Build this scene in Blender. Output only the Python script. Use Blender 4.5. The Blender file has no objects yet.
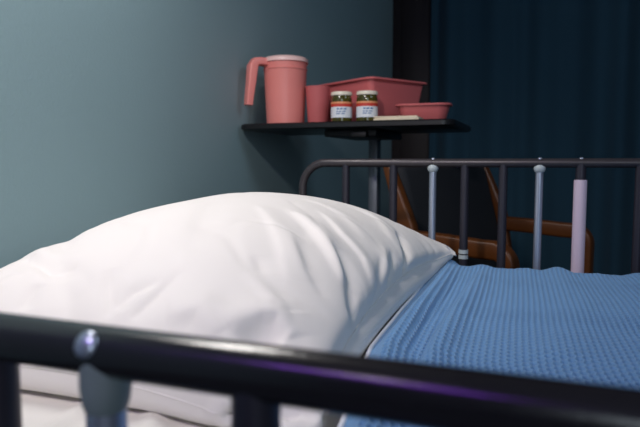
import bpy, bmesh, math, random
import numpy as np
from mathutils import Vector, Matrix

random.seed(3)
rng = np.random.RandomState(5)
PI = math.pi
scn = bpy.context.scene
COL = scn.collection

# ------------------------------------------------------------ materials
def srgb(r, g, b):
    f = lambda c: (c / 255 / 12.92) if c / 255 <= 0.04045 else ((c / 255 + 0.055) / 1.055) ** 2.4
    return (f(r), f(g), f(b), 1)

def mat(name, col, rough=0.5, metal=0.0, var=0.06, nscale=8.0, bump=0.0, bscale=200.0, spec=0.5,
        coat=0.0, sheen=0.0, trans=0.0, sss=0.0, stretch=None, rvar=0.0, emit=None):
    m = bpy.data.materials.new(name)
    m.use_nodes = True
    nt = m.node_tree
    N, L = nt.nodes, nt.links
    b = N['Principled BSDF']
    tc = N.new('ShaderNodeTexCoord')
    mp = N.new('ShaderNodeMapping')
    if stretch:
        mp.inputs['Scale'].default_value = stretch
    L.new(tc.outputs['Object'], mp.inputs['Vector'])
    nz = N.new('ShaderNodeTexNoise')
    nz.inputs['Scale'].default_value = nscale
    nz.inputs['Detail'].default_value = 5
    L.new(mp.outputs[0], nz.inputs['Vector'])
    mix = N.new('ShaderNodeMix'); mix.data_type = 'RGBA'
    c = Vector(col[:3])
    mix.inputs['A'].default_value = (*(c * (1 - var)), 1)
    mix.inputs['B'].default_value = (*[min(1, v) for v in c * (1 + var)], 1)
    L.new(nz.outputs['Fac'], mix.inputs['Factor'])
    L.new(mix.outputs['Result'], b.inputs['Base Color'])
    b.inputs['Roughness'].default_value = rough
    if rvar:
        mr = N.new('ShaderNodeMapRange')
        mr.inputs['To Min'].default_value = rough - rvar
        mr.inputs['To Max'].default_value = rough + rvar
        L.new(nz.outputs['Fac'], mr.inputs['Value'])
        L.new(mr.outputs[0], b.inputs['Roughness'])
    b.inputs['Metallic'].default_value = metal
    b.inputs['Specular IOR Level'].default_value = spec
    b.inputs['Coat Weight'].default_value = coat
    b.inputs['Sheen Weight'].default_value = sheen
    b.inputs['Transmission Weight'].default_value = trans
    if sss:
        b.inputs['Subsurface Weight'].default_value = sss
        b.inputs['Subsurface Radius'].default_value = (0.02, 0.01, 0.008)
    if bump:
        n2 = N.new('ShaderNodeTexNoise')
        n2.inputs['Scale'].default_value = bscale
        n2.inputs['Detail'].default_value = 3
        L.new(mp.outputs[0], n2.inputs['Vector'])
        bp = N.new('ShaderNodeBump')
        bp.inputs['Strength'].default_value = bump
        bp.inputs['Distance'].default_value = 0.002
        L.new(n2.outputs['Fac'], bp.inputs['Height'])
        L.new(bp.outputs[0], b.inputs['Normal'])
    if emit:
        b.inputs['Emission Color'].default_value = emit[0]
        b.inputs['Emission Strength'].default_value = emit[1]
    return m

M = {}
M['wall'] = mat('blue_painted_wall', srgb(146, 173, 180), 0.75, var=0.035, nscale=3, bump=0.25, bscale=120)
M['plain_wall'] = mat('grey_painted_wall', srgb(96, 112, 122), 0.8, var=0.03, nscale=3, bump=0.2, bscale=120)
M['ceiling'] = mat('ceiling_paint', srgb(150, 152, 150), 0.9, var=0.02)
M['floor'] = mat('vinyl_floor', srgb(70, 78, 84), 0.4, var=0.15, nscale=30, bump=0.05)
M['dark_trim'] = mat('dark_brown_panel', srgb(38, 28, 27), 0.55, var=0.25, nscale=6, stretch=(6, 6, 0.5))
M['curtain'] = mat('teal_curtain_cloth', srgb(36, 72, 90), 0.9, var=0.08, nscale=5, bump=0.2, bscale=500, sheen=0.1)
M['pillow'] = mat('white_cotton', srgb(238, 233, 230), 0.85, var=0.015, nscale=8, bump=0.12, bscale=900, sheen=0.05)
M['sheet'] = mat('bed_sheet_cotton', srgb(226, 222, 216), 0.85, var=0.02, nscale=8, bump=0.12, bscale=700)
M['mattress'] = mat('mattress_vinyl', srgb(60, 70, 90), 0.5)
M['blanket'] = mat('blue_cotton_blanket', srgb(104, 148, 192), 0.92, var=0.09, nscale=160, bump=0.35, bscale=900, sheen=0.15)
M['hem'] = mat('white_hem_tape', srgb(225, 228, 236), 0.8, var=0.03)
M['rail'] = mat('dark_grey_tube', srgb(62, 58, 62), 0.33, metal=0.25, var=0.1, nscale=30, bump=0.05, rvar=0.05)
M['rail_gloss'] = mat('black_glossy_tube', srgb(34, 31, 34), 0.2, metal=0.1, spec=0.9, var=0.1, nscale=30, rvar=0.04, bump=0.04)
M['post_dark'] = mat('dark_painted_post', srgb(52, 50, 60), 0.4, metal=0.3, var=0.1)
M['chrome'] = mat('chrome', srgb(186, 194, 212), 0.32, metal=0.75, var=0.04, rvar=0.04)
M['cap'] = mat('grey_plastic_cap', srgb(176, 186, 190), 0.4, var=0.04)
M['neck'] = mat('grey_plastic_collar', srgb(128, 140, 142), 0.4, var=0.04)
M['sleeve'] = mat('lilac_plastic_sleeve', srgb(202, 184, 202), 0.45, var=0.03)
M['black_top'] = mat('black_laminate', srgb(20, 20, 23), 0.35, var=0.2, nscale=40)
M['col_grey'] = mat('grey_steel', srgb(112, 118, 128), 0.4, metal=0.4, var=0.05)
M['bracket'] = mat('dark_steel', srgb(22, 22, 26), 0.5, metal=0.3)
M['rubber'] = mat('black_rubber', srgb(18, 18, 18), 0.7)
M['pink'] = mat('pink_plastic', srgb(228, 138, 132), 0.38, var=0.03, nscale=10, sss=0.12, rvar=0.04)
M['pink_dark'] = mat('dusty_pink_plastic', srgb(206, 108, 110), 0.42, var=0.03, nscale=10, rvar=0.04)
M['pink_lid'] = mat('pale_pink_lid', srgb(238, 200, 196), 0.4, var=0.03)
M['jar_glass'] = mat('olive_filled_glass', srgb(70, 66, 18), 0.08, var=0.8, nscale=70, coat=0.6)
M['jar_lid'] = mat('cream_metal_lid', srgb(232, 222, 204), 0.35, var=0.03)
M['lab_red'] = mat('red_label_paper', srgb(196, 58, 44), 0.6, var=0.1)
M['lab_orange'] = mat('orange_label_edge', srgb(228, 150, 104), 0.6, var=0.1)
M['lab_white'] = mat('white_label_paper', srgb(222, 226, 232), 0.6, var=0.02)
M['lab_ink'] = mat('blue_label_ink', srgb(90, 122, 168), 0.6, var=0.05)
M['paper'] = mat('cream_paper', srgb(226, 212, 188), 0.7, var=0.03)
M['wood'] = mat('orange_brown_wood', srgb(90, 48, 14), 0.4, var=0.22, nscale=9, stretch=(1.5, 9, 9), bump=0.06, bscale=60)
M['navy'] = mat('navy_upholstery', srgb(10, 15, 24), 0.8, var=0.1, bump=0.2, bscale=300)
M['frame'] = mat('bed_frame_paint', srgb(96, 98, 106), 0.45, metal=0.2)

# ------------------------------------------------------------ helpers
def link(name, me, m, parent=None, smooth=None):
    if m and not me.materials:
        me.materials.append(m)
    o = bpy.data.objects.new(name, me)
    COL.objects.link(o)
    if parent:
        o.parent = parent
    if smooth is not None:
        if smooth >= 180:
            me.shade_smooth()
        else:
            me.shade_smooth()
            bm = bmesh.new(); bm.from_mesh(me)
            for e in bm.edges:
                if len(e.link_faces) == 2 and e.calc_face_angle(0) > math.radians(smooth):
                    e.smooth = False
            bm.to_mesh(me); bm.free()
    return o

def fin(bm, name, m, parent=None, smooth=35, recalc=True):
    if recalc:
        bmesh.ops.recalc_face_normals(bm, faces=bm.faces)
    me = bpy.data.meshes.new(name)
    bm.to_mesh(me); bm.free()
    return link(name, me, m, parent, smooth)

def add_box(bm, c, s, bev=0.0, rot=None, seg=2):
    r = bmesh.ops.create_cube(bm, size=1.0)
    vs = r['verts']
    for v in vs:
        v.co = Vector((v.co.x * s[0], v.co.y * s[1], v.co.z * s[2]))
    if bev > 0:
        es = list({e for v in vs for e in v.link_edges})
        rb = bmesh.ops.bevel(bm, geom=es, offset=bev, segments=seg, affect='EDGES', profile=0.5)
        vs = list({v for f in rb['faces'] for v in f.verts} | {v for v in vs if v.is_valid})
    for v in vs:
        p = v.co.copy()
        if rot is not None:
            p = rot @ p
        v.co = p + Vector(c)
    return vs

def add_tube(bm, pts, rad, seg=16, ell=None):
    """swept tube through pts; rad a number or a list; closed ends."""
    pts = [Vector(p) for p in pts]
    n = len(pts)
    rads = rad if isinstance(rad, (list, tuple)) else [rad] * n
    t0 = (pts[1] - pts[0]).normalized()
    up = Vector((0, 0, 1)) if abs(t0.z) < 0.9 else Vector((0, 1, 0))
    u = t0.cross(up).normalized()
    rings = []
    for i, p in enumerate(pts):
        a = pts[min(i + 1, n - 1)] - pts[max(i - 1, 0)]
        t = a.normalized()
        u = (u - t * u.dot(t)).normalized()
        w = t.cross(u)
        ring = []
        for k in range(seg):
            an = 2 * PI * k / seg
            ex = ell if ell else (1, 1)
            ring.append(bm.verts.new(p + (u * math.cos(an) * ex[0] + w * math.sin(an) * ex[1]) * rads[i]))
        rings.append(ring)
    for a, b in zip(rings, rings[1:]):
        for k in range(seg):
            bm.faces.new((a[k], a[(k + 1) % seg], b[(k + 1) % seg], b[k]))
    bm.faces.new(rings[0][::-1]); bm.faces.new(rings[-1])
    return rings

def add_lathe(bm, prof, c=(0, 0, 0), seg=32, closed=False):
    """prof: list of (r, z); r=0 makes a pole."""
    rows = []
    for r, z in prof:
        if r < 1e-6:
            rows.append([bm.verts.new((c[0], c[1], c[2] + z))])
        else:
            rows.append([bm.verts.new((c[0] + r * math.cos(2 * PI * k / seg), c[1] + r * math.sin(2 * PI * k / seg), c[2] + z)) for k in range(seg)])
    prs = list(zip(rows, rows[1:]))
    if closed:
        prs.append((rows[-1], rows[0]))
    for a, b in prs:
        for k in range(seg):
            k2 = (k + 1) % seg
            if len(a) == 1 and len(b) == 1: continue
            if len(a) == 1: bm.faces.new((a[0], b[k], b[k2]))
            elif len(b) == 1: bm.faces.new((a[k], a[k2], b[0]))
            else: bm.faces.new((a[k], a[k2], b[k2], b[k]))

def rrect(w, h, r, n=6):
    """rounded rectangle outline centred on 0, counter-clockwise."""
    out = []
    for cx, cy, a0 in ((w/2-r, h/2-r, 0), (-w/2+r, h/2-r, 90), (-w/2+r, -h/2+r, 180), (w/2-r, -h/2+r, 270)):
        for k in range(n + 1):
            a = math.radians(a0 + 90 * k / n)
            out.append((cx + r * math.cos(a), cy + r * math.sin(a)))
    return out

def loft(bm, loops, cap0=True, cap1=True):
    rows = [[bm.verts.new(p) for p in lp] for lp in loops]
    for a, b in zip(rows, rows[1:]):
        n = len(a)
        for k in range(n):
            bm.faces.new((a[k], a[(k + 1) % n], b[(k + 1) % n], b[k]))
    if cap0: bm.faces.new(rows[0][::-1])
    if cap1: bm.faces.new(rows[-1])
    return rows

def empty(name, label, cat, loc=(0, 0, 0), rz=0, group=None):
    o = bpy.data.objects.new(name, None)
    COL.objects.link(o)
    o.location = loc; o.rotation_euler = (0, 0, rz)
    o.empty_display_size = 0.05
    return tag(o, label, cat, group)

def tag(o, label, cat, group=None):
    o['label'] = label; o['category'] = cat
    if group: o['group'] = group
    return o

def struct(name, bm, m, smooth=35):
    o = fin(bm, name, m, None, smooth)
    o['kind'] = 'structure'
    return o

def grid_mesh(name, V, m, parent=None, flip=False, smooth=180):
    """V: (ny, nx, 3) array -> mesh"""
    ny, nx = V.shape[:2]
    idx = np.arange(ny * nx).reshape(ny, nx)
    q = np.stack([idx[:-1, :-1], idx[:-1, 1:], idx[1:, 1:], idx[1:, :-1]], -1).reshape(-1, 4)
    if flip: q = q[:, ::-1]
    return quads_mesh(name, V.reshape(-1, 3), q, m, parent)

def quads_mesh(name, verts, q, m, parent=None):
    me = bpy.data.meshes.new(name)
    me.vertices.add(len(verts))
    me.vertices.foreach_set('co', np.ascontiguousarray(verts, dtype=np.float32).ravel())
    me.loops.add(len(q) * 4)
    me.loops.foreach_set('vertex_index', np.ascontiguousarray(q, dtype=np.int32).ravel())
    me.polygons.add(len(q))
    me.polygons.foreach_set('loop_start', np.arange(0, len(q) * 4, 4, dtype=np.int32))
    me.update(calc_edges=True)
    me.validate()
    return link(name, me, m, parent, 180)


# ------------------------------------------------------------ the room
WX, FY = -0.95, 3.80            # head wall plane, far wall plane
RX, NY, CZ = 2.7, -2.0, 2.65
def slab(name, c, s, m, bev=0):
    bm = bmesh.new(); add_box(bm, c, s, bev)
    return struct(name, bm, m)
slab('floor', ((WX+RX)/2, (FY+NY)/2, -0.05), (RX-WX+0.4, FY-NY+0.4, 0.1), M['floor'])
slab('ceiling', ((WX+RX)/2, (FY+NY)/2, CZ+0.05), (RX-WX+0.4, FY-NY+0.4, 0.1), M['ceiling'])
slab('wall_left', (WX-0.06, (FY+NY)/2, CZ/2), (0.12, FY-NY+0.24, CZ), M['wall'])
slab('wall_back', ((WX+RX)/2, FY+0.06, CZ/2), (RX-WX, 0.12, CZ), M['plain_wall'])
slab('wall_right', (RX+0.06, (FY+NY)/2, CZ/2), (0.12, FY-NY+0.24, CZ), M['plain_wall'])
slab('wall_front', ((WX+RX)/2, NY-0.06, CZ/2), (RX-WX, 0.12, CZ), M['plain_wall'])
bm = bmesh.new()
add_box(bm, (WX+0.15, FY-0.03, CZ/2), (0.30, 0.06, CZ), 0.004)
add_box(bm, (WX+0.15, FY-0.066, CZ/2), (0.18, 0.012, CZ-0.2), 0.004)
struct('trim_1', bm, M['dark_trim'])
bm = bmesh.new()
add_box(bm, (WX+0.0085, (FY+NY)/2, 0.05), (0.017, FY-NY-0.16, 0.10), 0.004)
struct('baseboard_left', bm, M['dark_trim'])

# curtain on its track
def curtain(x0, x1, y, z0, z1):
    n, nz = 420, 40
    xs = np.linspace(0, 1, n); zs = np.linspace(0, 1, nz)
    X, Z = np.meshgrid(xs, zs)
    s = X * (x1 - x0)
    ph = 2 * PI * s / 0.235 + 0.9 * np.sin(s * 5.1) + 0.5 * np.sin(s * 11.0)
    amp = 0.030 + 0.012 * np.sin(s * 7 + 1)
    fold = amp * np.sin(ph + 0.25 * (1 - Z) * np.sin(s * 4)) + 0.008 * np.sin(2 * ph + 1 + Z)
    fold = fold * (0.75 + 0.35 * (1 - Z))
    V = np.stack([x0 + s + 0.012 * np.cos(ph), y + fold, z0 + Z * (z1 - z0)], -1)
    V2 = V + np.array([0, 0.003, 0])
    verts = np.concatenate([V.reshape(-1, 3), V2.reshape(-1, 3)])
    idx = np.arange(nz * n).reshape(nz, n)
    q1 = np.stack([idx[:-1, :-1], idx[:-1, 1:], idx[1:, 1:], idx[1:, :-1]], -1).reshape(-1, 4)
    off = nz * n
    q2 = (q1 + off)[:, ::-1]
    b = np.concatenate([idx[0, :], idx[1:, -1], idx[-1, -2::-1], idx[-2:0:-1, 0]])
    b2 = np.roll(b, -1)
    q3 = np.stack([b, b + off, b2 + off, b2], -1)
    return verts, np.concatenate([q1, q2, q3])
cu = empty('curtain', 'dark teal floor-length curtain hanging in soft folds behind the chair', 'curtain', (0.9, 3.62, 0.04))
v, q = curtain(-0.700, 2.5, 3.62, 0.04, 2.50)
quads_mesh('curtain_cloth', v - np.array([0.9, 3.62, 0.04]), q, M['curtain'], cu)
bm = bmesh.new()
add_box(bm, (-0.01, 0, 2.52), (3.24, 0.03, 0.03), 0.004)
for k in range(9):
    add_box(bm, (-1.5 + k * 0.37, 0, 2.572), (0.02, 0.02, 0.08), 0.002)
fin(bm, 'curtain_track', M['frame'], cu)

# ------------------------------------------------------------ the bed
MT = 0.685                       # top of the mattress with its sheet
BX0, BX1, BY0, BY1 = -0.86, 1.16, 0.335, 1.335
bed = empty('hospital_bed', 'hospital bed with dark tubular side rails, made up in white and blue', 'bed', (0.15, 0.83, 0))
BO = Vector((0.15, 0.83, 0))
def L(p): return Vector(p) - BO
bm = bmesh.new()
for y in (0.36, 1.31):
    add_box(bm, L((0.15, y, 0.47)), (1.98, 0.04, 0.06), 0.005)
for x in (-0.82, -0.2, 0.5, 1.12):
    add_box(bm, L((x, 0.835, 0.47)), (0.04, 0.94, 0.05), 0.004)
add_box(bm, L((0.15, 0.835, 0.505)), (1.96, 0.95, 0.012), 0.003)
add_box(bm, L((0.15, 0.835, 0.22)), (1.5, 0.5, 0.05), 0.006)
for x in (-0.4, 0.7):
    add_box(bm, L((x, 0.835, 0.345)), (0.07, 0.4, 0.24), 0.006)
fin(bm, 'bed_frame', M['frame'], bed)
for x, nm in ((-0.885, 'headboard'), (1.19, 'footboard')):
    bm = bmesh.new()
    lp = rrect(0.96, 0.34 if nm == 'footboard' else 0.26, 0.06)
    z = 0.57
    loft(bm, [[L((x + dx, 0.835 + a, z + b)) for a, b in lp] for dx in (-0.012, 0.012)])
    fin(bm, nm, M['frame'], bed)
for x in (-0.6, 0.9):
    for y in (0.58, 1.09):
        bm = bmesh.new()
        add_tube(bm, [L((x, y, 0.11)), L((x, y, 0.21))], 0.014, 12)
        add_box(bm, L((x, y, 0.10)), (0.05, 0.036, 0.03), 0.004)
        add_tube(bm, [L((x + 0.01, y - 0.014, 0.05)), L((x + 0.01, y + 0.014, 0.05))], 0.05, 24)
        fin(bm, 'caster', M['rubber'], bed)

def side_rail(y, z, rt, x0, x1, R, zb, mtop):
    """top tube with rounded corners running down into both end legs."""
    pts = [(x0, y, zb), (x0, y, z - R)]
    for k in range(1, 12):
        a = PI / 2 * k / 12
        pts.append((x0 + R - R * math.cos(a), y, z - R + R * math.sin(a)))
    pts.append((x0 + R, y, z))
    for k in range(1, 24):
        pts.append((x0 + R + (x1 - x0 - 2 * R) * k / 24, y, z))
    pts.append((x1 - R, y, z))
    for k in range(1, 12):
        a = PI / 2 * k / 12
        pts.append((x1 - R + R * math.sin(a), y, z - R + R * math.cos(a)))
    pts += [(x1, y, z - R), (x1, y, zb)]
    bm = bmesh.new()
    add_tube(bm, [L(p) for p in pts], rt, 28)
    o = fin(bm, 'side_rail', mtop, bed, 60)
    bm = bmesh.new()
    add_tube(bm, [L((x0 - 0.005, y, zb)), L((x1 + 0.005, y, zb))], rt * 0.95, 20)
    fin(bm, 'lower_bar', mtop, o, 60)
    for x in (x0 + 0.25, x1 - 0.25):
        bm = bmesh.new()
        add_box(bm, L((x, y, zb + 0.0)), (0.05, rt * 2.3, 0.04), 0.003)
        s = 1 if y < 0.8 else -1
        add_box(bm, L((x, y + s * 0.05, zb - 0.01)), (0.04, 0.09, 0.025), 0.003)
        fin(bm, 'mounting_bracket', M['frame'], o)
    return o

def rail_post(o, x, y, z0, z1, r, m, rt, cap=False, neck=False, sleeve=None, bolt=False, band=None, label=None):
    bm = bmesh.new()
    add_tube(bm, [L((x, y, z0)), L((x, y, z1))], r, 20)
    p = fin(bm, 'rail_post', m, o, 60)
    if label: p['label'] = label
    if cap:
        bm = bmesh.new()
        zt = z1 - rt * 0.80
        h = r * 1.5
        add_lathe(bm, [(0, 0.3 * h), (r * 1.1, 0.3 * h), (r * 1.45, 0), (r * 1.55, -h * 0.35), (r * 1.3, -h * 0.85), (r * 1.02, -h), (0, -h)], L((x, y, zt)), 24)
        if neck:
            bm.free(); bm = bmesh.new()
            add_lathe(bm, [(0, r), (r * 1.22, r), (r * 1.26, -r * 0.7), (r * 1.16, -r * 1.5), (r * 1.02, -r * 1.9), (0, -r * 1.9)], L((x, y, zt)), 28)
        c = fin(bm, 'post_cap', M['neck'] if neck else M['cap'], o, 40)
        c['label'] = 'pale grey plastic collar under the rail'
    if bolt:
        bm = bmesh.new()
        add_lathe(bm, [(0, rt * 0.30), (rt * 0.28, rt * 0.27), (rt * 0.46, rt * 0.12), (rt * 0.52, 0), (rt * 0.5, -rt * 0.2), (0, -rt * 0.2)], L((x, y, z1 + rt * 0.93)), 20)
        c = fin(bm, 'rail_bolt', M['chrome'], o, 60)
        c['label'] = 'shiny domed bolt on top of the rail'
    if sleeve:
        bm = bmesh.new()
        add_lathe(bm, [(r * 1.02, sleeve[0]), (sleeve[2], sleeve[0]), (sleeve[2], sleeve[1] - 0.002), (sleeve[2] * 0.94, sleeve[1]), (r * 1.02, sleeve[1])], L((x, y, 0)), 28, closed=True)
        c = fin(bm, 'post_sleeve', M['sleeve'], o, 40)
        c['label'] = 'pale lilac plastic sleeve over the post'
    if band:
        bm = bmesh.new()
        for a, b in band:
            add_lathe(bm, [(r * 0.9, a), (r * 1.16, a), (r * 1.16, b), (r * 0.9, b)], L((x, y, 0)), 20, closed=True)
        c = fin(bm, 'post_band', M['cap'], o, 40)
        c['label'] = 'pale band low on the post'

# far rail
YF, ZF, RF = 1.40, 0.920, 0.0100
far = side_rail(YF, ZF, RF, -0.584, 1.02, 0.062, 0.56, M['rail'])
far['label'] = 'far side rail, slim charcoal tube with rounded corner'
rp = 0.0095
for x, kind in ((-0.469, 'd'), (-0.350, 'd'), (-0.256, 'cap'), (-0.183, 'band'), (-0.099, 'd'), (-0.023, 'cap'), (0.060, 'sleeve'),
                (0.173, 'd'), (0.28, 'd'), (0.39, 'd'), (0.50, 'cap'), (0.61, 'd'), (0.72, 'd'), (0.83, 'd'), (0.93, 'd')):
    if kind == 'd': rail_post(far, x, YF, 0.56, ZF, rp, M['post_dark'], RF)
    elif kind == 'cap': rail_post(far, x, YF, 0.56, ZF, rp * 0.88, M['chrome'], RF, cap=True, bolt=True, label='polished chrome post')
    elif kind == 'band': rail_post(far, x, YF, 0.56, ZF, rp, M['post_dark'], RF, band=((0.700, 0.709), (0.712, 0.721)))
    else: rail_post(far, x, YF, 0.56, ZF, rp * 1.1, M['post_dark'], RF, bolt=True, sleeve=(0.60, 0.884, 0.0133))
# near rail
YN, ZN, RN = 0.25, 0.8205, 0.0136
near = side_rail(YN, ZN, RN, -0.584, 1.02, 0.062, 0.46, M['rail_gloss'])
near['label'] = 'near side rail, glossy black tube close to the viewer'
for x, kind in ((-0.50, 'd'), (-0.40, 'd'), (-0.297, 'd'), (-0.2185, 'cap'), (-0.129, 'd'), (-0.02, 'd'), (0.08, 'd'), (0.19, 'd'), (0.30, 'cap'), (0.41, 'd'), (0.52, 'd'), (0.63, 'd'), (0.74, 'd'), (0.85, 'd')):
    if kind == 'd': rail_post(near, x, YN, 0.46, ZN, 0.0120, M['post_dark'], RN)
    else: rail_post(near, x, YN, 0.46, ZN, 0.0108, M['chrome'], RN, cap=True, neck=True, label='polished chrome post')
bm = bmesh.new()   # bolt set into the upper front of the near rail
nrm = Vector((0, -math.sin(math.radians(60)), math.cos(math.radians(60)))) * 1.0
rotb = Vector((0, 0, 1)).rotation_difference(nrm).to_matrix()
add_lathe(bm, [(0, 0.0022), (0.0018, 0.0021), (0.0046, 0.0014), (0.0070, 0.0000), (0.0072, -0.003), (0, -0.003)], (0, 0, 0), 20)
base = L((-0.2205, YN, ZN)) + nrm * (RN + 0.0002)
for vv in bm.verts: vv.co = base + rotb @ vv.co
o = fin(bm, 'rail_bolt', M['chrome'], near, 60); o['label'] = 'shiny bolt head let into the black rail'

# mattress and sheet
bm = bmesh.new()
add_box(bm, (0, 0, 0.082), (2.0, 0.98, 0.164), 0.03, seg=4)
mt = fin(bm, 'mattress', M['mattress'], None)
mt.location = (0.15, 0.835, 0.513)
tag(mt, 'dark vinyl mattress under the white sheet on the bed frame', 'mattress')

def fbm(X, Y, seed, base=6, octs=4):
    r = np.random.RandomState(seed); out = np.zeros_like(X); a = 1.0
    for o_ in range(octs):
        for _ in range(4):
            th = r.rand() * 2 * PI; ph = r.rand() * 2 * PI; f = base * (2 ** o_) * (0.7 + 0.6 * r.rand())
            out += a * np.sin((X * math.cos(th) + Y * math.sin(th)) * f + ph) / 4
        a *= 0.5
    return out

def seg_d(X, Y, pts):
    """distance to a polyline and running parameter 0..1"""
    best = np.full(X.shape, 9.0); T = np.zeros(X.shape)
    side = np.zeros(X.shape); n = len(pts) - 1
    for i in range(n):
        ax, ay = pts[i][:2]; bx, by = pts[i + 1][:2]
        dx, dy = bx - ax, by - ay; l2 = dx * dx + dy * dy
        t = np.clip(((X - ax) * dx + (Y - ay) * dy) / l2, 0, 1)
        ex, ey = X - ax - t * dx, Y - ay - t * dy
        d = np.sqrt(ex ** 2 + ey ** 2)
        s = np.sign(dx * ey - dy * ex)
        m_ = d < best
        best = np.where(m_, d, best); T = np.where(m_, (i + t) / n, T); side = np.where(m_, s, side)
    return best, T, side

def drape(U, W, y0, y1, rad, top, x=None):
    """W runs across the bed; returns y, z, and outward normal (ny, nz)."""
    half = (y1 - y0) / 2; c = (y0 + y1) / 2
    s = W                                     # arc coordinate measured from the middle
    flat = half - rad
    a = np.abs(s); sg = np.sign(s)
    arc = np.clip((a - flat) / rad, 0, PI / 2)
    down = np.clip(a - flat - rad * PI / 2, 0, None)
    y = c + sg * (np.minimum(a, flat) + rad * np.sin(arc))
    z = top - rad * (1 - np.cos(arc)) - down
    return y, z, sg * np.sin(arc), np.cos(arc)

# fitted sheet
nu, nw = 320, 260
half_len = 0.5 + 0.12
U, W = np.meshgrid(np.linspace(-0.862, 1.162, nu), np.linspace(-half_len, half_len, nw))
y, z, ny_, nz_ = drape(U, W, 0.338, 1.332, 0.03, MT - 0.004)
wr = 0.0016 * fbm(U, W, 3, 9, 4)
for pts, a, w in (([(-0.34, -0.38), (-0.30, -0.47), (-0.27, -0.56)], 0.007, 0.012), ([(-0.42, -0.36), (-0.40, -0.50)], 0.006, 0.010),
                  ([(-0.20, -0.34), (-0.27, -0.48)], 0.006, 0.012), ([(-0.55, -0.38), (-0.62, -0.52)], 0.006, 0.014)):
    d, T, s = seg_d(U, W, pts)
    wr += a * np.exp(-(d / w) ** 2)
wr = np.maximum(wr, -0.0015)
V = np.stack([U, y + ny_ * wr, z + nz_ * wr], -1)
sh = grid_mesh('bed_sheet', V - np.array([0.15, 0.835, 0.511]), M['sheet'])
sh.location = (0.15, 0.835, 0.511)
md = sh.modifiers.new('s', 'SOLIDIFY'); md.thickness = 0.0012; md.offset = 1
tag(sh, 'white sheet with small creases on the mattress beneath the pillow', 'sheet')

# ------------------------------------------------------------ the cellular blanket
CXW, CYW, SUB = 0.0080, 0.0138, 6
hemx = lambda s: np.interp(s, [-0.71, -0.48, -0.37, -0.16, 0.044, 0.48, 0.71], [-0.135, -0.146, -0.157, -0.191, -0.205, -0.224, -0.228]) + 0.002 * np.sin(s * 9)
nx = int(1.36 / CXW) * SUB; nyc = int(1.42 / CYW) * SUB
su = np.linspace(0, 1, nx + 1); sv = np.linspace(-0.71, 0.71, nyc + 1)
SU, SV = np.meshgrid(su, sv)
x0 = hemx(SV)
BXX = x0 + SU * (1.185 - x0)
by, bz, bny, bnz = drape(BXX, SV, 0.328, 1.342, 0.035, MT + 0.003)
lift = 0.001 + 0.0022 * fbm(BXX, SV, 8, 7, 3)
topm = np.clip((0.52 - np.abs(SV)) / 0.06, 0, 1)
def S2Y(yv): return yv - 0.835
xr = BXX - x0 - 0.026 - 0.004 * np.sin(SV * 6)
lift += (0.017 + 0.004 * np.sin(SV * 8 + 1)) * np.exp(-(xr / np.where(xr < 0, 0.015, 0.019)) ** 2)
val = [(-0.150, 0.40), (-0.150, 0.10), (-0.150, -0.05), (-0.138, -0.14), (-0.11, -0.3)]
d, T, s = seg_d(BXX, SV, val)
lift -= 0.006 * np.exp(-(d / 0.012) ** 2)
r2 = [(-0.125, 0.42), (-0.122, 0.20), (-0.122, 0.0), (-0.120, -0.2), (-0.08, -0.4)]
d, T, s = seg_d(BXX, SV, r2)
lift += 0.016 * np.exp(-(d / np.where(s < 0, 0.013, 0.020)) ** 2) * np.sin(PI * np.clip(T, 0.02, 0.98)) ** 0.5
for pts, a, w in (([(0.02, 0.48), (0.05, 0.2), (0.02, -0.1)], 0.005, 0.03), ([(0.16, 0.45), (0.14, 0.1)], 0.004, 0.035),
                  ([(-0.02, 0.55), (-0.04, 0.42)], 0.005, 0.02), ([(0.30, 0.3), (0.45, -0.3)], 0.007, 0.03), ([(0.7, 0.3), (0.6, -0.2)], 0.008, 0.03)):
    d, T, s = seg_d(BXX, SV, pts)
    lift += a * np.exp(-(d / w) ** 2)
lift += 0.0035 * np.sin(BXX * 75 + 1.2 * np.sin(BXX * 9)) * np.exp(-((SV - 0.50) / 0.05) ** 2)
lift += 0.006 * np.sin(BXX * 42 + 0.7) * (1 - topm)
lift = np.maximum(lift, 0.0005)
# honeycomb weave: a pit in each cell, brick offset
ci = SU * (nx / SUB); cj = (SV + 0.71) / CYW
off = 0.5 * (np.floor(ci) % 2)
pu = np.abs(ci - np.floor(ci) - 0.5) * 2
pv = np.abs((cj + off) - np.floor(cj + off) - 0.5) * 2
pit = np.clip((1.0 - (pu / 0.84) ** 2 - (pv / 0.74) ** 2) * 3.4, 0, 1); pit = pit * pit * (3 - 2 * pit)
edge = (SU < 0.012) | (np.abs(SV) > 0.695)
h = np.where(edge, 0, -0.0095 * pit) + 0.0097
tot = lift + h
BV = np.stack([BXX, by + bny * tot, bz + bnz * tot], -1)
bl_o = np.array([0.45, 0.835, MT])
bl = empty('blanket', 'blue cellular cotton blanket spread flat over the bed', 'blanket', tuple(bl_o))
gm = grid_mesh('blanket_cloth', BV - bl_o, M['blanket'], bl)
md = gm.modifiers.new('s', 'SOLIDIFY'); md.thickness = 0.002; md.offset = -1
# white hem tape along the head edge
bm = bmesh.new()
ed = BV[:, 0]; ed2 = BV[:, 3]
pts = [Vector(p - bl_o) + Vector((-0.0012, 0, 0.0002)) for p in ed[::6]]
add_tube(bm, pts, 0.0028, 8)
hm = fin(bm, 'hem', M['hem'], bl, 60); hm['label'] = 'white piped hem'

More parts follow.
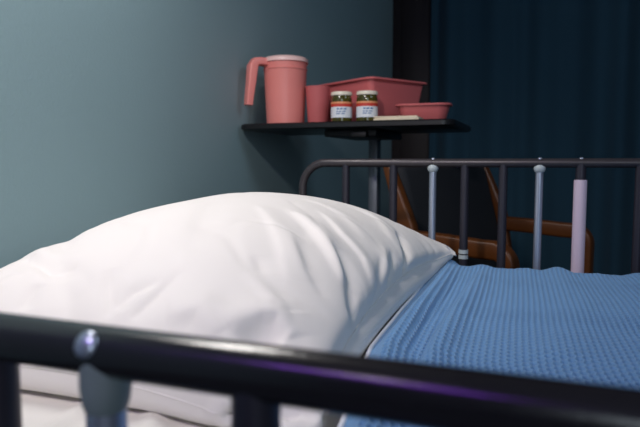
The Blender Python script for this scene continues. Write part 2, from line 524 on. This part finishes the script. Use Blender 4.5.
# ------------------------------------------------------------ the pillow: cloth filled and settled
def sim_pillow(lx, ly, nx, ny, V0, steps=260, iters=10):
    u = np.linspace(-0.5, 0.5, nx); v = np.linspace(-0.5, 0.5, ny)
    U_, V_ = np.meshgrid(u, v)
    P = np.zeros((2, ny, nx, 3))
    bow = np.clip((0.25 - U_ ** 2) * (0.25 - V_ ** 2) * 16, 0, 1) ** 0.5
    P[:, :, :, 0] = U_ * lx; P[:, :, :, 1] = V_ * ly
    P[0, :, :, 2] = 0.03 + 0.05 * bow; P[1, :, :, 2] = 0.03 - 0.02 * bow
    r = np.random.RandomState(11)
    P[:, 1:-1, 1:-1] += r.randn(2, ny - 2, nx - 2, 3) * 0.0006
    hx, hy = lx / (nx - 1), ly / (ny - 1); hd = math.hypot(hx, hy)
    vel = np.zeros_like(P); dt = 0.016
    def con(A, B, rest, k):
        d_ = B - A; l = np.sqrt((d_ ** 2).sum(-1, keepdims=True)) + 1e-9
        c = k * 0.5 * (l - rest) / l * d_
        A += c; B -= c
    bmask = np.zeros((ny, nx), bool); bmask[0] = bmask[-1] = True; bmask[:, 0] = bmask[:, -1] = True
    for st in range(steps):
        vel[..., 2] -= 9.8 * dt * 0.25
        Q = P + vel * dt
        for it in range(iters):
            for o_ in (0, 1):
                con(Q[:, :, o_:nx - 1:2], Q[:, :, o_ + 1:nx:2], hx, 1.0)
                con(Q[:, o_:ny - 1:2], Q[:, o_ + 1:ny:2], hy, 1.0)
            for oy in (0, 1):
                con(Q[:, oy:ny - 1:2, :-1], Q[:, oy + 1:ny:2, 1:], hd, 0.35)
                con(Q[:, oy:ny - 1:2, 1:], Q[:, oy + 1:ny:2, :-1], hd, 0.35)
            for o_ in range(4):      # bending
                a = Q[:, :, o_:nx - 2:4]; b = Q[:, :, o_ + 2:nx:4]; m_ = min(a.shape[2], b.shape[2])
                con(a[:, :, :m_], b[:, :, :m_], 2 * hx, 0.07)
                a = Q[:, o_:ny - 2:4]; b = Q[:, o_ + 2:ny:4]; m_ = min(a.shape[1], b.shape[1])
                con(a[:, :m_], b[:, :m_], 2 * hy, 0.07)
            avg = Q.mean(0)
            Q[0][bmask] = avg[bmask]; Q[1][bmask] = avg[bmask]
            Q[..., 2] = np.maximum(Q[..., 2], 0.0)
        # volume
        A = Q[:, :-1, :-1]; B = Q[:, :-1, 1:]; C = Q[:, 1:, 1:]; D = Q[:, 1:, :-1]
        nrm_ = np.cross(C - A, D - B) * 0.5
        nrm_[1] *= -1
        cen = (A + B + C + D) / 4
        vol = (nrm_ * cen).sum() / 3
        N_ = np.zeros_like(Q)
        for sy, sx in ((slice(0, -1), slice(0, -1)), (slice(0, -1), slice(1, None)), (slice(1, None), slice(1, None)), (slice(1, None), slice(0, -1))):
            N_[:, sy, sx] += nrm_ / 4
        tgt = V0 * min(1.0, 0.15 + st / (steps * 0.55))
        lam = (tgt - vol) / max(1e-9, (N_ ** 2).sum())
        Q += N_ * lam * 0.9
        Q[..., 2] = np.maximum(Q[..., 2], 0.0)
        vel = (Q - P) / dt * 0.97
        vel[..., :2] *= np.where(Q[..., 2:] < 0.002, 0.9, 1.0)
        P = Q
    return P

PLX, PLY = 0.58, 0.92
NXP, NYP = 57, 91
P = sim_pillow(PLX, PLY, NXP, NYP, 0.058, 250, 12)

def upsample(A):
    """Catmull-Rom 2x along both grid axes."""
    def up(a):
        p = np.concatenate([2 * a[:1] - a[1:2], a, 2 * a[-1:] - a[-2:-1]])
        mid = (-p[:-3] + 9 * p[1:-2] + 9 * p[2:-1] - p[3:]) / 16
        out = np.empty((2 * len(a) - 1,) + a.shape[1:]); out[::2] = a; out[1::2] = mid
        return out
    A = up(A); A = np.swapaxes(up(np.swapaxes(A, 0, 1)), 0, 1)
    return A
T0 = upsample(upsample(P[0])); B0 = upsample(upsample(P[1]))
T0[0], T0[-1], T0[:, 0], T0[:, -1] = B0[0], B0[-1], B0[:, 0], B0[:, -1]
print('pillow size', T0[..., 0].min(), T0[..., 0].max(), T0[..., 1].min(), T0[..., 1].max(), T0[..., 2].max(), flush=True)
PIL = dict(cx=-0.466, cy=0.885, rz=math.radians(1.7), sz=1.0)
def place(A):
    c, s = math.cos(PIL['rz']), math.sin(PIL['rz'])
    X = A[..., 0] * c - A[..., 1] * s + PIL['cx']; Y = A[..., 0] * s + A[..., 1] * c + PIL['cy']
    return np.stack([X, Y, A[..., 2] * PIL['sz']], -1)
T0, B0 = place(T0), place(B0)
# soft folds and creases in the upper side, pushed along the surface normal
def normals(A):
    gx = np.gradient(A, axis=1); gy = np.gradient(A, axis=0)
    n_ = np.cross(gx, gy); return n_ / (np.linalg.norm(n_, axis=-1, keepdims=True) + 1e-9)
def seg3(A, N_, pts):
    best = np.full(A.shape[:2], 9.0); T = np.zeros(A.shape[:2]); S_ = np.zeros(A.shape[:2]); n = len(pts) - 1
    for i in range(n):
        a = np.array(pts[i]); b = np.array(pts[i + 1]); e = b - a; l2 = (e ** 2).sum()
        t = np.clip(((A - a) @ e) / l2, 0, 1)
        r_ = A - a - t[..., None] * e
        d = np.linalg.norm(r_, axis=-1)
        sg = (np.cross(N_, e) * r_).sum(-1) / (math.sqrt(l2) * (d + 1e-6))
        m_ = d < best
        best = np.where(m_, d, best); T = np.where(m_, (i + t) / n, T); S_ = np.where(m_, sg, S_)
    return best, T, S_
Q0 = T0 - np.array([PIL['cx'], PIL['cy'], 0])
u_ = np.linspace(0, 1, Q0.shape[1])[None, :]; v_ = np.linspace(0, 1, Q0.shape[0])[:, None]
inner = np.clip(np.minimum(np.minimum(u_, 1 - u_) * PLX, np.minimum(v_, 1 - v_) * PLY) / 0.02, 0, 1)
inner = inner * inner * (3 - 2 * inner)
N0 = normals(Q0)
FOLDS = [  # points, height, width, how much narrower on one side
    ([(0.172,-0.204,0.129),(0.204,-0.25,0.104),(0.23,-0.273,0.08)], -0.0055, 0.009, 0.45),
    ([(0.150,-0.185,0.142),(0.185,-0.235,0.118),(0.215,-0.262,0.095)], 0.004, 0.013, 0.0),
    ([(0.122,-0.094,0.161),(0.17,-0.133,0.138),(0.208,-0.175,0.11),(0.235,-0.208,0.081)], 0.010, 0.018, 0.5),
    ([(0.20,-0.145,0.12),(0.235,-0.19,0.088),(0.25,-0.235,0.058),(0.258,-0.247,0.037)], -0.011, 0.014, 0.3),
    ([(0.143,-0.032,0.156),(0.192,-0.082,0.129),(0.226,-0.099,0.099),(0.245,-0.129,0.074)], 0.005, 0.014, 0.6),
    ([(0.08,-0.12,0.172),(0.13,-0.18,0.15),(0.17,-0.24,0.125),(0.20,-0.29,0.10)], 0.004, 0.016, 0.5),
    ([(0.152,-0.276,0.125),(0.175,-0.303,0.11)], -0.004, 0.010, 0.4),
    ([(0.215,0.175,0.108),(0.235,0.130,0.095),(0.25,0.09,0.072),(0.262,0.06,0.045)], -0.012, 0.013, 0.3),
    ([(0.255,0.09,0.070),(0.265,0.17,0.060),(0.269,0.262,0.05),(0.27,0.36,0.03)], 0.007, 0.014, 0.3),
    ([(0.262,0.12,0.045),(0.268,0.22,0.034),(0.268,0.30,0.024)], -0.006, 0.010, 0.0),
    ([(0.238,0.04,0.095),(0.250,-0.01,0.07),(0.258,-0.05,0.05)], -0.007, 0.010, 0.4),
    ([(0.228,0.02,0.105),(0.240,-0.03,0.085),(0.252,-0.08,0.062)], 0.005, 0.012, 0.0),
    ([(0.235,-0.03,0.093),(0.246,-0.09,0.072),(0.257,-0.14,0.045)], -0.006, 0.011, 0.3),
    ([(0.21,-0.402,0.06),(0.215,-0.386,0.066),(0.23,-0.385,0.058)], -0.014, 0.022, 0.0),
    ([(0.185,-0.393,0.076),(0.202,-0.362,0.081),(0.214,-0.352,0.078),(0.235,-0.365,0.061)], 0.010, 0.016, 0.45),
    ([(0.204,-0.312,0.093),(0.238,-0.302,0.068),(0.258,-0.277,0.035)], -0.004, 0.006, 0.3),
    ([(0.16,-0.31,0.11),(0.20,-0.335,0.088),(0.245,-0.32,0.055)], 0.004, 0.013, 0.3),
    ([(0.10,-0.345,0.115),(0.094,-0.382,0.101),(0.085,-0.41,0.08)], -0.005, 0.010, 0.4),
    ([(0.060,-0.405,0.088),(0.068,-0.385,0.102),(0.085,-0.365,0.11)], -0.005, 0.008, 0.3),
    ([(0.12,-0.40,0.085),(0.15,-0.385,0.09),(0.18,-0.40,0.072)], 0.007, 0.018, 0.2),
    ([(-0.185,-0.298,0.11),(-0.11,-0.345,0.113),(-0.064,-0.368,0.112),(-0.032,-0.36,0.116)], -0.005, 0.008, 0.4),
    ([(-0.19,-0.275,0.118),(-0.10,-0.325,0.120),(-0.04,-0.345,0.122)], 0.004, 0.013, 0.0),
    ([(-0.190,-0.20,0.14),(-0.09,-0.32,0.12),(-0.005,-0.40,0.09),(0.02,-0.43,0.06)], -0.007, 0.019, 0.2),
    ([(0.018,-0.362,0.118),(0.04,-0.39,0.10),(0.059,-0.413,0.082)], -0.005, 0.011, 0.3),
    ([(-0.06,-0.386,0.101),(-0.053,-0.414,0.078)], -0.005, 0.012, 0.2),
    ([(-0.12,-0.40,0.08),(-0.10,-0.37,0.10)], 0.005, 0.013, 0.2),
    ([(0.00,-0.10,0.182),(0.05,-0.22,0.16),(0.09,-0.31,0.13)], -0.0025, 0.022, 0.3),
    ([(0.08,0.05,0.18),(0.16,0.02,0.15),(0.21,-0.02,0.12)], 0.003, 0.02, 0.4),
    ([(0.12,0.18,0.15),(0.18,0.15,0.13),(0.225,0.09,0.105)], 0.004, 0.02, 0.4),
    ([(-0.15,0.10,0.15),(-0.05,0.30,0.12),(0.0,0.40,0.07)], -0.005, 0.016, 0.3),
    ([(-0.22,-0.05,0.10),(-0.12,0.0,0.15)], -0.005, 0.016, 0.3),
]
dn = np.zeros(Q0.shape[:2])
for pts, a, w, sk in FOLDS:
    d, T, s_ = seg3(Q0, N0, pts)
    env = np.clip(np.sin(PI * np.clip(T, 0.0, 1.0)), 0, 1) ** 0.6 * 0.8 + 0.2
    ww = w * (1 + sk * np.clip(s_, -1, 1))
    dn += a * env * np.exp(-(d / ww) ** (1.35 if w < 0.0125 else 2))
# broad unevenness of the filling and a fine crumple of the cloth
Xq, Yq = Q0[..., 0], Q0[..., 1]
dn += 0.0022 * fbm(Xq, Yq, 21, 14, 2)
cr = np.abs(fbm(Xq + 0.6 * Q0[..., 2], Yq - 0.5 * Q0[..., 2], 31, 26, 3))
dn -= 0.0016 * np.exp(-(cr / 0.16) ** 2) * np.clip(0.35 + np.abs(Yq) * 1.4 + np.clip(Xq, 0, 1), 0, 1)
T0 = T0 + N0 * (dn * inner)[..., None]
# pull the corners of the case out into points; the far one stands clear of the mattress
def corners(A):
    A = A.copy()
    for ui, vi, lift_, pull in ((1, 1, 0.026, 0.018), (1, 0, 0.0, 0.015), (0, 0, 0.0, 0.015), (0, 1, 0.0, 0.015)):
        c_ = A[-1 if vi else 0, -1 if ui else 0].copy()
        du = (1 - u_ if ui else u_) * PLX; dv = (1 - v_ if vi else v_) * PLY
        g = np.exp(-((du ** 2 + dv ** 2) / 0.055 ** 2))
        g2 = np.exp(-((du ** 2 + dv ** 2) / 0.13 ** 2))
        dirv = np.array([1.0 if ui else -1.0, 1.0 if vi else -1.0]) * 0.7071
        A[..., 0] += pull * g * dirv[0]; A[..., 1] += pull * g * dirv[1]
        A[..., 2] += lift_ * g2 - (0.010 * g2 * np.clip(A[..., 2] / 0.08, 0, 1) if ui and vi else 0)
    mid = np.clip((0.90 - v_) / 0.12, 0, 1) * np.clip((v_ - 0.04) / 0.08, 0, 1)
    A[..., 0] -= 0.012 * np.exp(-(((1 - u_) * PLX) / 0.020) ** 2) * mid
    A[..., 2] += 0.006 * np.exp(-(((1 - u_) * PLX) / 0.035) ** 2) * np.clip(1.15 - A[..., 2] / 0.06, 0, 1)
    return A
T0, B0 = corners(T0), corners(B0)
T0[..., 2] = np.maximum(T0[..., 2], B0[..., 2] + 0.0)
pz = MT + 0.0015
ORI = np.array([PIL['cx'], PIL['cy'], 0.0])
ny2, nx2 = T0.shape[:2]
top = (T0 - ORI).reshape(-1, 3); bot = (B0 - ORI).reshape(-1, 3)
idx = np.arange(ny2 * nx2).reshape(ny2, nx2)
idb = idx + ny2 * nx2
idb[0], idb[-1], idb[:, 0], idb[:, -1] = idx[0], idx[-1], idx[:, 0], idx[:, -1]
qq = lambda I: np.stack([I[:-1, :-1], I[:-1, 1:], I[1:, 1:], I[1:, :-1]], -1).reshape(-1, 4)
me_v = np.concatenate([top, bot])
pl = quads_mesh('pillow', me_v, np.concatenate([qq(idx), qq(idb)[:, ::-1]]), M['pillow'])
bm = bmesh.new(); bm.from_mesh(pl.data)
bmesh.ops.delete(bm, geom=[v for v in bm.verts if not v.link_faces], context='VERTS')
bm.to_mesh(pl.data); bm.free()
pl.location = (PIL['cx'], PIL['cy'], pz)
tag(pl, 'plump white pillow with soft creases at the head of the bed', 'pillow')
loopi = list(idx[0, :]) + list(idx[1:, -1]) + list(idx[-1, -2::-1]) + list(idx[-2:0:-1, 0])
bm = bmesh.new()
add_tube(bm, [Vector(top[i]) for i in loopi[::2]] + [Vector(top[loopi[0]])], 0.0009, 6)
fin(bm, 'seam', M['pillow'], pl, 60)

# ------------------------------------------------------------ overbed table
TX0, TX1, TY0, TY1, TZ0, TZ1 = -0.947, -0.258, 1.72, 2.14, 1.025, 1.045
tb = empty('overbed_table', 'black topped overbed table on one grey column against the blue wall', 'table', (-0.59, 2.05, 0))
TO = Vector((-0.59, 2.05, 0))
bm = bmesh.new()
lp = rrect(TX1 - TX0, TY1 - TY0, 0.04, 8)
cx, cy = (TX0 + TX1) / 2, (TY0 + TY1) / 2
lv = []
for ins, z in ((0.006, TZ0), (0.0, TZ0 + 0.004), (0.0, TZ1 - 0.004), (0.004, TZ1)):
    k1 = 1 - 2 * ins / (TX1 - TX0); k2 = 1 - 2 * ins / (TY1 - TY0)
    lv.append([Vector((cx + a * k1, cy + b * k2, z)) - TO for a, b in lp])
loft(bm, lv)
fin(bm, 'tabletop', M['black_top'], tb)
bm = bmesh.new()
add_box(bm, Vector((-0.585, 1.95, 1.013)) - TO, (0.17, 0.34, 0.022), 0.004)
add_box(bm, Vector((-0.55, 1.78, 1.008)) - TO, (0.05, 0.05, 0.02), 0.004)
fin(bm, 'support_bracket', M['bracket'], tb)
bm = bmesh.new()
add_box(bm, Vector((-0.592, 2.09, 0.53)) - TO, (0.034, 0.05, 0.96), 0.006)
fin(bm, 'column', M['col_grey'], tb)
bm = bmesh.new()
add_box(bm, Vector((-0.592, 2.09, 0.068)) - TO, (0.62, 0.05, 0.03), 0.006)
for x in (-0.88, -0.30):
    add_box(bm, Vector((x, 1.93, 0.068)) - TO, (0.04, 0.38, 0.028), 0.006)
fin(bm, 'base', M['col_grey'], tb)
for x in (-0.88, -0.30):
    for y_ in (1.76, 2.10):
        bm = bmesh.new()
        add_tube(bm, [Vector((x, y_ - 0.012, 0.026)) - TO, Vector((x, y_ + 0.012, 0.026)) - TO], 0.026, 20)
        add_box(bm, Vector((x, y_, 0.05)) - TO, (0.02, 0.03, 0.012), 0.002)
        fin(bm, 'caster', M['rubber'], tb)

TT = TZ1 + 0.0004
# pitcher
pt_ = _p = empty('water_pitcher', 'tall pink plastic pitcher with pale lid at the left end of the table', 'pitcher', (-0.822, 1.825, TT), math.radians(48))
bm = bmesh.new()
H = 0.205
add_lathe(bm, [(0, 0), (0.056, 0), (0.0585, 0.003), (0.0630, H * 0.5), (0.0670, H - 0.004), (0.0680, H), (0.0660, H), (0.0645, H - 0.006), (0.055, 0.006), (0, 0.006)], (0, 0, 0), 48)
fin(bm, 'body', M['pink'], pt_)
bm = bmesh.new()
add_lathe(bm, [(0.064, H * 0.85), (0.0676, H * 0.855), (0.0682, H * 0.875), (0.064, H * 0.88)], (0, 0, 0), 48, closed=True)
fin(bm, 'rim_band', M['pink'], pt_)
bm = bmesh.new()
add_lathe(bm, [(0, H + 0.012), (0.050, H + 0.013), (0.063, H + 0.010), (0.0705, H + 0.004), (0.071, H - 0.006), (0.0688, H - 0.006), (0.0685, H + 0.0005), (0, H + 0.0005)], (0, 0, 0), 48)
add_box(bm, (0.060, -0.0, H - 0.004), (0.022, 0.03, 0.012), 0.003)
lid = fin(bm, 'lid', M['pink_lid'], pt_); lid['label'] = 'pale pink lid'
bm = bmesh.new()   # flat strap handle: out from the rim, then down and slightly outward
prof = [(-0.055, H - 0.008), (-0.085, H - 0.006), (-0.100, H - 0.009), (-0.108, H - 0.022), (-0.113, H - 0.070), (-0.119, H - 0.115), (-0.1220, H - 0.146)]
wd = [0.018, 0.019, 0.0195, 0.0195, 0.018, 0.0165, 0.015]; th = [0.012, 0.012, 0.0135, 0.0135, 0.012, 0.011, 0.010]
lps = []
for i, (px_, pz_) in enumerate(prof):
    a = prof[max(i - 1, 0)]; b = prof[min(i + 1, len(prof) - 1)]
    t = Vector((b[0] - a[0], 0, b[1] - a[1])).normalized(); n_ = Vector((t.z, 0, -t.x))
    lps.append([Vector((px_, 0, pz_)) + n_ * q_ * th[i] + Vector((0, p_ * wd[i], 0)) for p_, q_ in
                [(c_[0], c_[1]) for c_ in rrect(2, 2, 0.35, 4)]])
loft(bm, lps)
fin(bm, 'handle', M['pink'], pt_, 50)

_p.scale = (1.06, 1.06, 1.0)
# tumbler
bm = bmesh.new()
h_ = 0.120
add_lathe(bm, [(0, 0), (0.031, 0), (0.0325, 0.003), (0.0395, h_ - 0.003), (0.041, h_), (0.039, h_), (0.031, 0.005), (0, 0.005)], (0, 0, 0), 40)
cup = fin(bm, 'tumbler', M['pink_dark'])
cup.location = (-0.712, 1.835, TT)
tag(cup, 'dusty pink plastic tumbler tucked right of the tall pitcher', 'cup')

# basins
def basin(name, label, w, d, h, r, inset, lip, loc, rz, m):
    t = empty(name, label, 'basin', loc, rz)
    bm = bmesh.new()
    def lp_(ins, z): return [Vector((a, b, z)) for a, b in rrect(w - 2 * ins, d - 2 * ins, max(0.008, r - ins * 0.5), 8)]
    loft(bm, [lp_(inset + 0.004, 0), lp_(inset, 0.004), lp_(0.004, h - 0.006), lp_(0.003, h - 0.002), lp_(0.0055, h - 0.002), lp_(inset + 0.004, 0.006)])
    fin(bm, 'bowl', m, t)
    bm = bmesh.new()
    rows = [lp_(0.0048, h - 0.005), lp_(-lip, h - 0.006), lp_(-lip - 0.001, h - 0.002), lp_(-lip + 0.001, h), lp_(0.002, h), lp_(0.0048, h - 0.0018)]
    rr = loft(bm, rows, False, False)
    n = len(rr[0])
    for k in range(n): bm.faces.new((rr[-1][k], rr[-1][(k + 1) % n], rr[0][(k + 1) % n], rr[0][k]))
    fin(bm, 'rim', m, t)
    return t
A_ = Vector((-0.524, 1.80)); ang = math.radians(58)
# near corner at A_, sides running to the right/back and left/back
ux = Vector((math.cos(ang), math.sin(ang))); uy = Vector((-math.sin(ang), math.cos(ang)))
w_, d_ = 0.25, 0.30
cc = A_ + ux * w_ / 2 + uy * d_ / 2
basin('wash_basin', 'large dusty pink rectangular wash basin standing behind the two jars', w_, d_, 0.139, 0.022, 0.026, 0.007, (cc.x, cc.y, TT), ang, M['pink_dark'])
basin('small_basin', 'small shallow pink bowl at the right end of the table', 0.165, 0.090, 0.054, 0.034, 0.016, 0.003, (-0.357, 1.79, TT), math.radians(4), M['pink_dark'])

# jars
def jar(loc, rz, label):
    t = empty('jar', label, 'jar', loc, rz, 'jars on the overbed table')
    bm = bmesh.new()
    add_lathe(bm, [(0, 0), (0.028, 0), (0.0305, 0.003), (0.0305, 0.066), (0.0295, 0.071), (0.0280, 0.0735), (0.0280, 0.0757), (0, 0.0757)], (0, 0, 0), 40)
    fin(bm, 'glass', M['jar_glass'], t)
    bm = bmesh.new()
    add_lathe(bm, [(0, 0.087), (0.028, 0.087), (0.0304, 0.0855), (0.0310, 0.083), (0.0310, 0.0770), (0.0300, 0.0758), (0, 0.0758)], (0, 0, 0), 40)
    fin(bm, 'lid', M['jar_lid'], t)
    def band(z0, z1, r, mt_, nm, a0=-PI, a1=PI, par=t):
        bm = bmesh.new(); n = 40
        va = [bm.verts.new((r * math.cos(a0 + (a1 - a0) * k / n), r * math.sin(a0 + (a1 - a0) * k / n), z0)) for k in range(n + 1)]
        vb = [bm.verts.new((v.co.x, v.co.y, z1)) for v in va]
        vc = [bm.verts.new((v.co.x * 0.985, v.co.y * 0.985, z1)) for v in va]
        vd = [bm.verts.new((v.co.x * 0.985, v.co.y * 0.985, z0)) for v in va]
        for k in range(n):
            for p_, q_ in ((va, vb), (vb, vc), (vc, vd), (vd, va)):
                bm.faces.new((p_[k], p_[k + 1], q_[k + 1], q_[k]))
        return fin(bm, nm, mt_, par)
    lb = band(0.012, 0.057, 0.0309, M['lab_white'], 'label_wrap', -PI / 2 - 1.9, -PI / 2 + 1.9)
    lb['label'] = 'white paper label with red top and blue printing'
    band(0.043, 0.052, 0.0312, M['lab_red'], 'label_stripe', -PI / 2 - 1.9, -PI / 2 + 1.9, lb)
    band(0.052, 0.0572, 0.0312, M['lab_orange'], 'label_stripe', -PI / 2 - 1.9, -PI / 2 + 1.9, lb)
    r_ = random.Random(7)
    for z, h2, spans in ((0.0345, 0.0045, ((-0.45, -0.2), (-0.14, 0.12), (0.2, 0.5))), (0.0275, 0.003, ((-0.5, -0.3), (-0.24, 0.0), (0.08, 0.42))), (0.0215, 0.003, ((-0.5, -0.1), (0.0, 0.3)))):
        for a, b in spans:
            band(z, z + h2, 0.0312, M['lab_ink'], 'printed_mark', -PI / 2 + a, -PI / 2 + b, lb)
    t.scale = (1.06, 1.06, 1.06)
    return t
jar((-0.610, 1.775, TT), math.radians(18), 'left of the two small jars with cream lids, in front of basin and beside tumbler')
jar((-0.531, 1.785, TT), math.radians(22), 'right of the two small jars with cream lids, next to the paper booklet')
# booklet
bm = bmesh.new()
R_ = Matrix.Rotation(math.radians(-3), 3, 'Z')
add_box(bm, (0, 0, 0.0012), (0.135, 0.075, 0.0024), 0.0006)
add_box(bm, (0.002, 0.001, 0.0036), (0.131, 0.073, 0.002), 0.0006, rot=R_)
add_box(bm, (-0.003, 0, 0.0057), (0.128, 0.070, 0.002), 0.0006)
bk = fin(bm, 'booklet', M['paper'])
bk.location = (-0.428, 1.765, TT)
bk.scale = (1, 1, 1.7)
bk.rotation_euler = (0, 0, math.radians(2))
tag(bk, 'thin cream paper booklet lying flat at the table edge between jar and bowl', 'booklet')
bpy.data.objects['small_basin'].location.y = 1.862
bpy.data.objects['small_basin'].location.x = -0.372

# ------------------------------------------------------------ wooden armchair
ch = empty('armchair', 'wooden armchair with bentwood arms and navy padding beyond the bed rail', 'chair', (0.015, 1.84, 0), math.radians(-20))
AW = 0.30
AZ = 0.698
def bar(bm, pts, w, h):
    """rectangular section sweep in the local xz plane (w across y, h in plane)"""
    lps = []
    for i, (x, z_) in enumerate(pts):
        a = pts[max(i - 1, 0)]; b = pts[min(i + 1, len(pts) - 1)]
        t = Vector((b[0] - a[0], 0, b[1] - a[1])).normalized(); n_ = Vector((-t.z, 0, t.x))
        hh = h[i] if isinstance(h, list) else h
        lps.append([(Vector((x, 0, z_)) + n_ * q_ * hh / 2 + Vector((0, p_ * w / 2, 0))) for p_, q_ in rrect(2, 2, 0.35, 3)])
    return lps
for s in (-1, 1):
    pts = [(-0.30, AZ + 0.010), (-0.18, AZ + 0.006), (-0.08, AZ)]
    R2 = 0.045
    for k in range(0, 9):
        a = PI / 2 * k / 8
        pts.append((-R2 + R2 * math.sin(a) + 0.0, AZ - R2 + R2 * math.cos(a)))
    pts += [(0.0, 0.5), (0.0, 0.25), (0.0, 0.0)]
    bm = bmesh.new()
    hs = [0.048] * 3 + [0.048 - 0.012 * k / 8 for k in range(9)] + [0.034, 0.034, 0.034]
    lps = bar(bm, pts, 0.045, hs)
    for lp2 in lps:
        for v_ in lp2: v_.y += s * AW
    loft(bm, lps)
    fin(bm, 'arm', M['wood'], ch, 40)
    bm = bmesh.new()
    pts = [(-0.34, 0.0), (-0.285, 0.42), (-0.285, 0.60), (-0.305, 0.74), (-0.345, 0.85), (-0.375, 0.925)]
    lps = bar(bm, pts, 0.034, [0.034, 0.05, 0.062, 0.055, 0.034, 0.02])
    for lp2 in lps:
        for v_ in lp2: v_.y += s * (AW - 0.0)
    loft(bm, lps)
    fin(bm, 'back_post', M['wood'], ch, 40)
    bm = bmesh.new()
    add_box(bm, (-0.145, s * AW, 0.36), (0.27, 0.025, 0.06), 0.006)
    fin(bm, 'side_rail', M['wood'], ch)
bm = bmesh.new()
add_box(bm, (-0.15, 0, 0.43), (0.34, 0.545, 0.12), 0.03, seg=4)
fin(bm, 'seat', M['navy'], ch)
bm = bmesh.new()
add_box(bm, (0, 0, 0), (0.07, 0.545, 0.42), 0.028, rot=Matrix.Rotation(math.radians(-15), 3, 'Y'), seg=4)
for v_ in bm.verts: v_.co += Vector((-0.325, 0, 0.71))
fin(bm, 'backrest', M['navy'], ch)

# ------------------------------------------------------------ light
def area(name, loc, target, size, power, col, size_y=None, spread=None):
    l = bpy.data.lights.new(name, 'AREA')
    l.shape = 'RECTANGLE' if size_y else 'DISK'
    l.size = size
    if size_y: l.size_y = size_y
    l.energy = power; l.color = col
    if spread: l.spread = spread
    o = bpy.data.objects.new(name, l); COL.objects.link(o)
    o.location = loc
    o.rotation_euler = (Vector(target) - Vector(loc)).to_track_quat('-Z', 'Y').to_euler()
    return o
def spot(name, loc, target, power, col, angle, blend, rad):
    l = bpy.data.lights.new(name, 'SPOT')
    l.energy = power; l.color = col; l.spot_size = math.radians(angle); l.spot_blend = blend; l.shadow_soft_size = rad
    o = bpy.data.objects.new(name, l); COL.objects.link(o)
    o.location = loc
    o.rotation_euler = (Vector(target) - Vector(loc)).to_track_quat('-Z', 'Y').to_euler()
    return o
spot('reading_lamp_light', (-0.45, -0.50, 2.05), (-0.86, 1.10, 0.80), 76, (1.0, 0.945, 0.85), 70, 1.0, 0.07)
area('cool_room_light', (1.7, 0.9, 2.55), (0.2, 2.0, 0.6), 0.9, 12, (0.66, 0.83, 1.0))
area('front_fill_light', (0.9, -1.85, 1.5), (0.0, 1.6, 1.0), 1.3, 16, (0.78, 0.90, 1.0), size_y=1.6)  # added fill without a real source, lifts the shaded head wall and curtain
area('overbed_panel_light', (-0.78, 0.85, 1.9), (0.0, 0.80, 0.70), 0.6, 7.0, (1.0, 0.96, 0.92), size_y=0.12)
area('violet_strip_light', (-0.50, -0.75, 2.1), (-0.08, 0.25, 0.82), 0.75, 3.0, (0.34, 0.07, 1.0), size_y=0.10)
w = bpy.data.worlds.new('world'); scn.world = w; w.use_nodes = True
w.node_tree.nodes['Background'].inputs[0].default_value = (0.03, 0.05, 0.08, 1)
w.node_tree.nodes['Background'].inputs[1].default_value = 1.0

# ------------------------------------------------------------ camera
cd = bpy.data.cameras.new('camera')
cam = bpy.data.objects.new('camera', cd); COL.objects.link(cam)
cam.location = (0, 0, 0.92)
cam.rotation_euler = (math.radians(90) - math.atan(50.5 / 600), 0, math.radians(21))
cd.sensor_width = 36; cd.lens = 600 / 640 * 36
cd.clip_start = 0.02
cd.dof.use_dof = True; cd.dof.focus_distance = 0.96; cd.dof.aperture_fstop = 6.3
scn.camera = cam
vs_ = scn.view_settings
vs_.view_transform = 'Standard'; vs_.look = 'None'; vs_.gamma = 1; vs_.use_curve_mapping = False
vs_.exposure = 0.0
